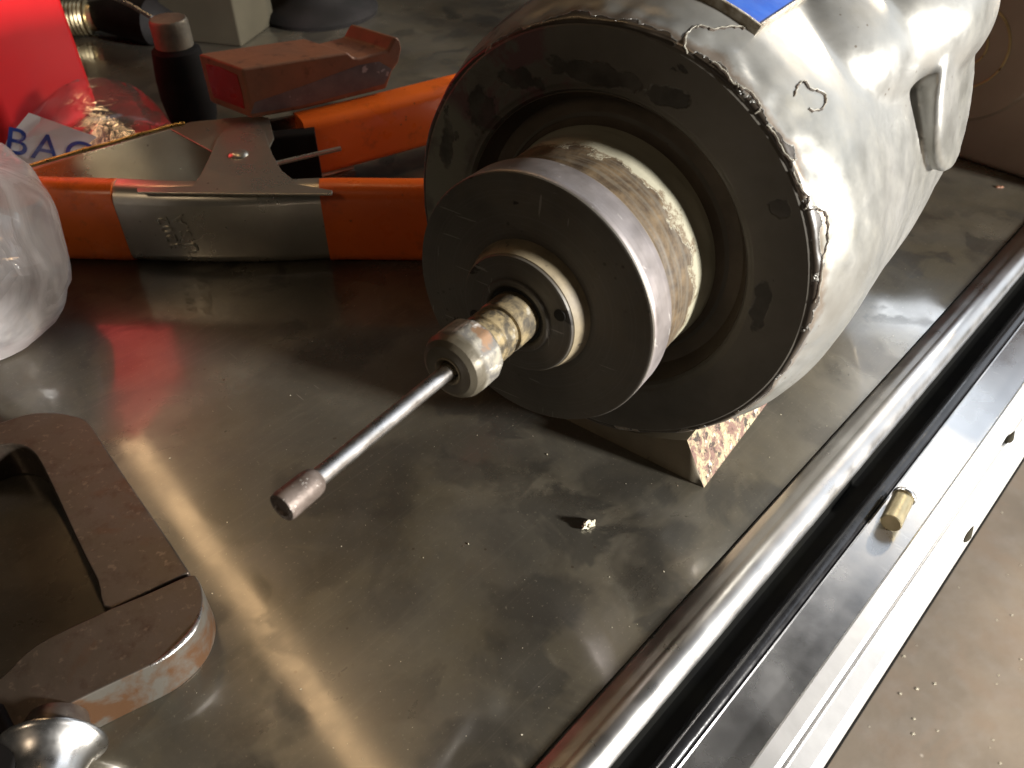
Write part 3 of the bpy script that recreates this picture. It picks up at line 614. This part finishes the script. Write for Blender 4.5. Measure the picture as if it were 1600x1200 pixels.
sobj('coil_spring', tube([V((pv.x+.075, pv.y+.035, .012))]+hel+[V((pv.x+.03, pv.y+.012, .060)), V((pv.x+.08, pv.y+.04, .060))], .0022, 8), 'plated')
def text(body, size, ext, m, parent, mw, name='lettering'):
    cu = bpy.data.curves.new(name, 'FONT'); cu.body = body; cu.size = size; cu.extrude = ext; cu.align_x = 'CENTER'; cu.align_y = 'CENTER'; cu.space_character = 1.15
    o = bpy.data.objects.new(name, cu); COL.objects.link(o); dg = bpy.context.evaluated_depsgraph_get()
    me = bpy.data.meshes.new_from_object(o.evaluated_get(dg)); bpy.data.objects.remove(o); o = bpy.data.objects.new(name, me); COL.objects.link(o)
    me.materials.clear(); me.materials.append(M[m]); o.parent = parent; bpy.context.view_layer.update()
    o.matrix_world = mw; return o
for i, (wd, u) in enumerate((('3202', 265), ('U.S.A', 292))):
    p = onplane(u, 365, V((0, .6045, 0)), V((0, 1, 0))); yy = min(fp, key=lambda q: abs(q.x-p.x)).y
    text(wd, .0145, .0011, 'plated', sc, Matrix.Translation((p.x, yy-.0002, p.z)) @ Matrix.Rotation(math.radians(-4), 4, 'Z') @ Matrix.Rotation(math.pi/2, 4, 'X') @ Matrix.Rotation(math.radians(98), 4, 'Z'))

# ------------------------------------------------------------------ rusty casting lying across the clamp
pA = G(395, 186, .0775); pB = G(605, 139, .0775); dd = (pB-pA).normalized(); nn = V((-dd.y, dd.x, 0))
fo = [(378, 108), (460, 95), (545, 82), (553, 90), (563, 91), (606, 79), (613, 66), (619, 57), (626, 62), (629, 76), (624, 98), (614, 112), (605, 139), (470, 172), (395, 186)]
pf = [onplane(u, v, pA, nn) for u, v in fo]
dback = onplane(310, 88, pA+nn*.052, nn) - pf[0]; dback.z = .0
dback = nn*.052 - dd*.024
cst = thing('rusty_casting', 'rust brown steel wedge with red painted end resting across the spring clamp', 'wedge', loc=pA)
bm = prism([p-pA for p in pf], dback + V((0, 0, .002)))
bmesh.ops.recalc_face_normals(bm, faces=bm.faces)
obj('casting_body', bm, 'rust', cst, angle=30, bevel=.004, seg=3)
wr = [(392, 178), (470, 165), (600, 131), (612, 108), (592, 96), (560, 102), (480, 132), (398, 160)]
wp = [onplane(u, v, pA, nn)-pA-nn*.0003 for u, v in wr]
obj('worn_patch', prism(wp, nn*.003), 'worn', cst)
# red end: quad on the left end face
e0, e1 = pf[0]-pA, pf[-1]-pA; exv = dback + V((0, 0, .002))
def ep(a, b): return e1.lerp(e0, b) + exv*a
q = [ep(.14, .16), ep(.86, .16), ep(.88, .5), ep(.86, .84), ep(.5, .88), ep(.14, .84), ep(.12, .5)]
nrm = (e0-e1).cross(exv).normalized(); 
if nrm.dot(dd) > 0: nrm = -nrm
obj('painted_end', prism([p + nrm*.0006 for p in q], -nrm*.003), 'redpaint', cst, bevel=.0003)

# ------------------------------------------------------------------ dark knob with stud
kb = G(306, 196, 0)
kn = thing('upright_pin', 'dark rounded pin base with upright steel stud behind the rust brown wedge', 'pin', loc=kb)
obj('pin_base', lathe([(0, 0), (.022, 0), (.026, .012), (.0285, .034), (.028, .056), (.026, .074), (.0245, .084), (.0195, .088), (0, .088)], 'Z', 48), 'dark', kn)
obj('stud', lathe([(0, .070), (.0195, .070), (.0195, .112), (.018, .1155), (0, .117)], 'Z', 40), 'stud', kn, bevel=.001)

# ------------------------------------------------------------------ red container
rc = G(121, 210, 0)
bm = bmesh.new(); bmesh.ops.create_cube(bm, size=1)
for v in bm.verts:
    s = 1-.03*(v.co.z > 0); v.co = V((v.co.x*.24*s, v.co.y*.16*s, (v.co.z+.5)*.40))
red = thing('red_container', 'glossy red plastic container standing at the back left', 'container', mat=Matrix.Translation((rc.x-.125, rc.y+.005, 0)) @ Matrix.Rotation(math.radians(-9), 4, 'Z'))
obj('container_body', bm, 'redbox', red, bevel=.016, seg=5)
obj('container_lid', lathe([(0, .400), (.034, .400), (.034, .422), (.031, .426), (0, .426)], 'Z', 40), 'redbox', red)

# ------------------------------------------------------------------ brass fitting behind the container
bf0 = G(92, 30, .022); bfd = V((.99, .12, .0)).normalized()
bf = thing('brass_fitting', 'threaded brass pipe fitting lying behind the red container', 'fitting', loc=(bf0.x, bf0.y, 0))
q = V((0, 1, 0)).rotation_difference(bfd)
prof = [(0, -.05), (.0225, -.05)]
for i in range(16): yv = -.045+i*.0052; prof += [(.0225, yv), (.0205, yv+.0026)]
prof += [(.0225, .040), (.0175, .041), (.0165, .060), (0, .060)]
bm = lathe(prof, 'Y', 40)
for v in bm.verts: v.co = q @ v.co + V((0, 0, .0226))
obj('threaded_barrel', bm, 'brass', bf, angle=30)
bm = lathe([(0, .0602), (.013, .0602), (.013, .095), (.009, .100), (0, .100)], 'Y', 32)
for v in bm.verts: v.co = q @ v.co + V((0, 0, .0226))
obj('fitting_tail', bm, 'chrome', bf)

# ------------------------------------------------------------------ things behind: drab box, black casting, brown case
p0 = G(252, 62, 0); p1 = G(378, 74, 0); dx = (p1-p0).normalized(); ny_ = V((-dx.y, dx.x, 0))
bx = thing('drab_box', 'drab olive metal box standing behind the knob at the top edge', 'box', mat=Matrix(((dx.x, ny_.x, 0, p0.x), (dx.y, ny_.y, 0, p0.y), (0, 0, 1, 0), (0, 0, 0, 1))))
L_ = (p1-p0).length
bm = prism([(0, 0, .010), (.002, 0, .004), (.010, 0, 0), (L_, 0, 0), (L_, 0, .16), (-.006, 0, .16)], (0, .10, 0)); obj('box_body', bm, 'olive', bx, bevel=.003)
obj('box_lid', prism([(-.009, -.002, .1605), (L_+.002, -.002, .1605), (L_+.002, .102, .1605), (-.009, .102, .1605)], (0, 0, .012)), 'olive', bx, bevel=.002)
p0 = G(128, 42, 0); p1 = G(262, 70, 0)
bt = thing('black_bottle', 'black tapered tool body lying behind the brass fitting', 'tool', loc=G(190, 40, 0))
bm = tube([G(120, 22, .02), G(180, 26, .026), G(240, 34, .030), G(262, 38, .022)], [.012, .024, .030, .020], 24)
for v in bm.verts: v.co -= bt.location
obj('tool_body', bm, 'dark', bt)
ch = [G(168, -8, .07), G(205, 8, .066), G(238, 28, .058)]
bm = tube([p-bt.location for p in ch], .0028, 10); obj('chrome_trim', bm, 'chrome', bt)
p0 = G(385, 52, 0); 
bc = thing('black_casting', 'black cast machine foot at the top edge behind the rusty wedge', 'casting', loc=p0)
bm = lathe([(0, 0), (.085, 0), (.087, .006), (.080, .014), (.055, .022), (.040, .040), (.036, .10), (0, .10)], 'Z', 64)
for v in bm.verts: v.co += V((.085, .09, 0))
obj('casting_foot', bm, 'dark', bc)
p0 = G(1503, 250, 0); p1 = G(1598, 281, 0); dx = (p1-p0).normalized(); ny_ = V((-dx.y, dx.x, 0))
cs = thing('brown_case', 'brown metal case with rubbed ring marks standing right behind the motor', 'case', mat=Matrix(((dx.x, ny_.x, 0, p0.x), (dx.y, ny_.y, 0, p0.y), (0, 0, 1, 0), (0, 0, 0, 1))))
obj('case_body', prism([(-.16, 0, 0), (.16, 0, 0), (.16, 0, .175), (-.16, 0, .175)], (0, .12, 0)), 'case', cs, bevel=.006, seg=3)
nC = ny_
cz_ = onplane(1508, 62, p0, nC); rz_ = (onplane(1612, 140, p0, nC)-cz_).length; lz_ = cs.matrix_world.inverted() @ cz_
rz_ = min(rz_, .105)
b2 = lathe([(0, -.0035), (rz_-.003, -.0035), (rz_, -.001), (rz_, .01), (0, .01)], 'Y', 96)
for v in b2.verts: v.co += V((lz_.x, 0, lz_.z))
obj('round_cover', b2, 'case', cs, angle=35)
for (cu, cv, pu, pv_) in ((1510, 70, 1581, 60), (1512, 68, 1546, 66)):
    cc_ = onplane(cu, cv, p0, nC); rr = (onplane(pu, pv_, p0, nC)-cc_).length; lc = cs.matrix_world.inverted() @ cc_
    pts = [(lc.x+rr*math.cos(a), -.0040, lc.z+rr*math.sin(a)) for a in [i*2*math.pi/72 for i in range(73)]]
    obj('ring_mark', tube(pts, .0013, 6, cap=False), 'ringmark', cs)

# ------------------------------------------------------------------ plastic bags
def bag(name, label, c, rad, m, seed, sub=5, amp=.16, rot=0, facet=26):
    bm = bmesh.new(); bmesh.ops.create_icosphere(bm, subdivisions=sub, radius=1)
    for v in bm.verts:
        n = v.co.normalized(); s = V((seed, seed*2, 0))
        k = 1 + amp*noise.noise(n*1.6+s) + amp*.55*abs(noise.noise(n*3.6+s))*1.6 + amp*.25*noise.noise(n*9+s)
        cell = noise.voronoi(n*2.6+s)[0]; k += amp*.6*(cell[1]-cell[0]-.25)
        v.co = V((n.x*rad[0]*k, n.y*rad[1]*k, n.z*rad[2]*k))
    zz = min(v.co.z for v in bm.verts)
    for v in bm.verts: v.co.z = max(0, v.co.z - zz - .004)
    o = obj(name, bm, m, smooth=True, angle=facet); o.location = c; o.rotation_euler.z = rot
    return tag(o, label, 'plastic bag')
def hullbag(name, label, pts, m, seed, amp=.004, facet=14):
    pts = [G(u, v, z) for u, v, z in pts]; c = sum(pts, V())/len(pts); c.z = 0
    bm = bmesh.new(); vs = [bm.verts.new(p-c) for p in pts]
    r = bmesh.ops.convex_hull(bm, input=vs); bmesh.ops.delete(bm, geom=list({g_ for g_ in r['geom_interior']+r['geom_unused'] if isinstance(g_, bmesh.types.BMVert)}), context='VERTS')
    bmesh.ops.triangulate(bm, faces=bm.faces[:])
    bmesh.ops.subdivide_edges(bm, edges=bm.edges[:], cuts=7, use_grid_fill=True)
    for _ in range(3): bmesh.ops.smooth_vert(bm, verts=bm.verts, factor=.5, use_axis_x=True, use_axis_y=True, use_axis_z=True)
    s = V((seed, seed*2, 0))
    for v in bm.verts:
        n = v.co.normalized(); cell = noise.voronoi(v.co*22+s)[0]; k = noise.noise(v.co*18+s)*amp*1.3 + (cell[1]-cell[0]-.3)*amp + abs(noise.noise(v.co*45+s))*amp*.6
        v.co += n*k; v.co.z = max(0.0006, v.co.z)
    o = obj(name, bm, m, smooth=True, angle=facet); o.location = c
    return tag(o, label, 'plastic bag')
hullbag('plastic_bag', 'clear crinkled plastic bag holding a white card behind the clamp', [(4, 262, .01), (2, 232, .04), (50, 178, .05), (70, 150, .055), (108, 122, .05), (150, 119, .05), (196, 126, .045), (236, 148, .04), (262, 178, .03), (276, 198, .015), (240, 225, 0), (130, 262, 0), (30, 275, 0), (120, 190, .085), (60, 210, .08), (180, 180, .07)], 'film_clear', 3.0, .003)
hullbag('plastic_bag', 'milky crumpled plastic bag at the left edge in front of the orange jaw', [(-60, 200, .09), (8, 218, .09), (45, 250, .085), (88, 318, .07), (113, 425, .03), (117, 445, .02), (105, 492, .002), (55, 540, 0), (0, 568, 0), (-80, 580, 0), (-150, 400, .08), (-40, 300, .125), (30, 330, .105), (30, 430, .075), (-20, 500, .05), (70, 420, .065)], 'film_milky', 8.0, .0045)
# card with blue letters inside the clear bag
cp = G(75, 222, .045); cn = V((.40, -.70, .58)).normalized()
cd = thing('white_card', 'white card printed BAG in blue letters inside the clear bag', 'card', loc=cp)
cq = [onplane(u, v, cp, cn)-cp for u, v in ((4, 238), (12, 216), (45, 176), (152, 214), (60, 285), (20, 285))]
obj('card_sheet', prism(cq, -cn*.0006), 'paper', cd, smooth=False)
xd = (onplane(110, 238, cp, cn)-onplane(30, 222, cp, cn)).normalized(); yd = cn.cross(xd)
tp = onplane(78, 234, cp, cn) + cn*.0006
text('BAG', .036, .0002, 'ink', cd, Matrix(((xd.x, yd.x, cn.x, tp.x), (xd.y, yd.y, cn.y, tp.y), (xd.z, yd.z, cn.z, tp.z), (0, 0, 0, 1))))

# ------------------------------------------------------------------ C-clamp lying at the lower left
TZ = .029
cc = thing('c_clamp', 'rusty steel C-clamp lying flat at the lower left corner', 'clamp', loc=(*G(170, 950, 0).xy, 0))
def cobj(name, bm, m, **k):
    for v in bm.verts: v.co -= cc.location
    return obj(name, bm, m, cc, **k)
bar = catmull([(-120, 690, 0), (-40, 672, 0), (0, 660, 0), (40, 647, 0), (80, 644, 0), (118, 650, 0), (140, 662, 0), (165, 700, 0), (215, 774, 0), (262, 842, 0), (296, 894, 0)], 4)
barin = catmull([(300, 905, 0), (174, 952, 0), (150, 905, 0), (120, 845, 0), (88, 775, 0), (62, 722, 0), (46, 703, 0), (26, 695, 0), (0, 696, 0), (-50, 712, 0), (-120, 735, 0)], 4)
pts = [V((*G(p.x, p.y, TZ-.0012).xy, TZ-.0012)) for p in bar+barin[4:]]
cobj('frame_bar', prism(pts, (0, 0, -(TZ-.0012))), 'oiled', angle=30, bevel=.0012)
leg = [(174, 950, 0), (235, 925, 0), (295, 899, 0), (309, 905, 0), (316, 922, 0), (317, 942, 0), (311, 965, 0), (298, 988, 0), (274, 1013, 0), (240, 1037, 0), (160, 1075, 0), (75, 1117, 0), (0, 1156, 0), (-140, 1230, 0), (-160, 1160, 0), (-60, 1100, 0), (0, 1059, 0), (40, 1020, 0), (80, 994, 0)]
leg = [V(p) for p in leg]; pts = [V((*G(p.x, p.y, TZ).xy, TZ)) for p in catmull(leg+[leg[0]], 4)[:-1]]
ci = len(pts)
cobj('frame_leg', prism(pts, (0, 0, -TZ), side_mi=1), ['oiled', 'oiled_side'], angle=40, bevel=.0010)
edge_px = catmull([(315, 948, 0), (306, 975, 0), (290, 997, 0), (262, 1022, 0), (235, 1039, 0)], 5)
pe = [V((*G(p.x, p.y, TZ).xy, TZ-.0006)) for p in edge_px]
cobj('leg_highlight', tube(pe, [.0004+.0011*math.sin(math.pi*i/(len(pe)-1)) for i in range(len(pe))], 8), 'bright_edge')  # bright tapered strip stands in for the highlight along the leg's edge
# screw boss and polished screw end pointing towards the viewer
p_a = G(84, 1158, .020); sdir = (G(70, 1290, .012)-p_a); sdir.z = -.02*0; sdir.normalize()
q = V((0, 1, 0)).rotation_difference(sdir)
bm = lathe([(0, -.012), (.0130, -.012), (.0150, -.006), (.0150, -.0015), (.0140, 0), (0, 0)], 'Y', 48)
for v in bm.verts: v.co = q @ v.co + p_a
cobj('screw_boss', bm, 'oiled', angle=40)
bm = lathe([(0, .0005), (.0215, .0005), (.0232, .0012), (.0234, .0022), (.0222, .0038), (.0195, .0065), (.0172, .0100), (.0156, .0145), (.0147, .0200), (.0143, .0280), (.0145, .045), (0, .046)], 'Y', 64)
for v in bm.verts: v.co = q @ v.co + p_a
cobj('screw_end', bm, 'chrome', angle=50)
# second tool edge seen left of the screw
pl = [V((*G(u, v, .034).xy, .034)) for u, v in ((-60, 1080), (0, 1095), (18, 1130), (34, 1170), (20, 1215), (-60, 1260))]
cobj('sliding_jaw', prism(pl, (0, 0, -.034)), 'dark', angle=30, bevel=.003)

# ------------------------------------------------------------------ crumb and grit on the bench
def lump(name, c, r, m, seed, sub=2):
    bm = bmesh.new(); bmesh.ops.create_icosphere(bm, subdivisions=sub, radius=1)
    for v in bm.verts:
        k = 1 + .75*noise.noise(v.co*1.7+V((seed, 0, 0))) + .3*noise.noise(v.co*5+V((seed, 0, 0))); v.co = V((v.co.x*r[0]*k, v.co.y*r[1]*k, v.co.z*r[2]*k + r[2]*.7))
    o = obj(name, bm, m, angle=25); o.location = c; return o
c = G(919, 823, 0); o = lump('metal_crumb', (c.x, c.y, 0), (.0040, .0022, .0026), 'crumb', 4.2, 3); o.rotation_euler.z = .5; tag(o, 'small pale metal crumb on the bench in front of the motor', 'crumb')
c = G(1262, 752, 0); o = lump('dirt_crumb', (c.x, c.y, 0), (.0018, .0016, .0014), 'grit', 9.1); tag(o, 'brown dirt crumb on the bench beside the rolled edge', 'crumb')
c = G(1562, 293, 0); o = lump('rust_flake', (c.x, c.y, 0), (.0040, .0016, .0010), 'rust', 2.2); tag(o, 'small orange rust flake on the bench below the brown case', 'flake')
bm = bmesh.new(); rnd = random.Random(3)
for i in range(190):
    u, v = rnd.uniform(250, 1600), rnd.uniform(380, 1190); p = G(u, v, 0)
    if p.dot(E2) > -.118: continue
    r = rnd.uniform(.00012, .00038)*(1.8 if rnd.random() < .06 else 1)
    mm = Matrix.Translation((p.x, p.y, r*.6)) @ Matrix.Rotation(rnd.uniform(0, 6), 4, 'Z') @ Matrix.Diagonal((r*rnd.uniform(1, 2), r, r*.6, 1))
    k = len(bm.faces); bmesh.ops.create_icosphere(bm, subdivisions=1, radius=1, matrix=mm); bm.faces.ensure_lookup_table()
    mi = 1 if rnd.random() < .55 else 0
    for f in bm.faces[k:]: f.material_index = mi
o = obj('metal_dust', bm, ['grit', 'crumb'], smooth=False); o['kind'] = 'stuff'
bm = bmesh.new()
for i in range(45):
    u, v = rnd.uniform(1300, 1600), rnd.uniform(700, 1200); p = G(u, v, -.86)
    r = rnd.uniform(.0008, .0028); bmesh.ops.create_icosphere(bm, subdivisions=1, radius=1, matrix=Matrix.Translation((p.x, p.y, -.86+r*.4)) @ Matrix.Diagonal((r, r*.8, r*.6, 1)))
o = obj('floor_grit', bm, 'crumb', smooth=False); o['kind'] = 'stuff'
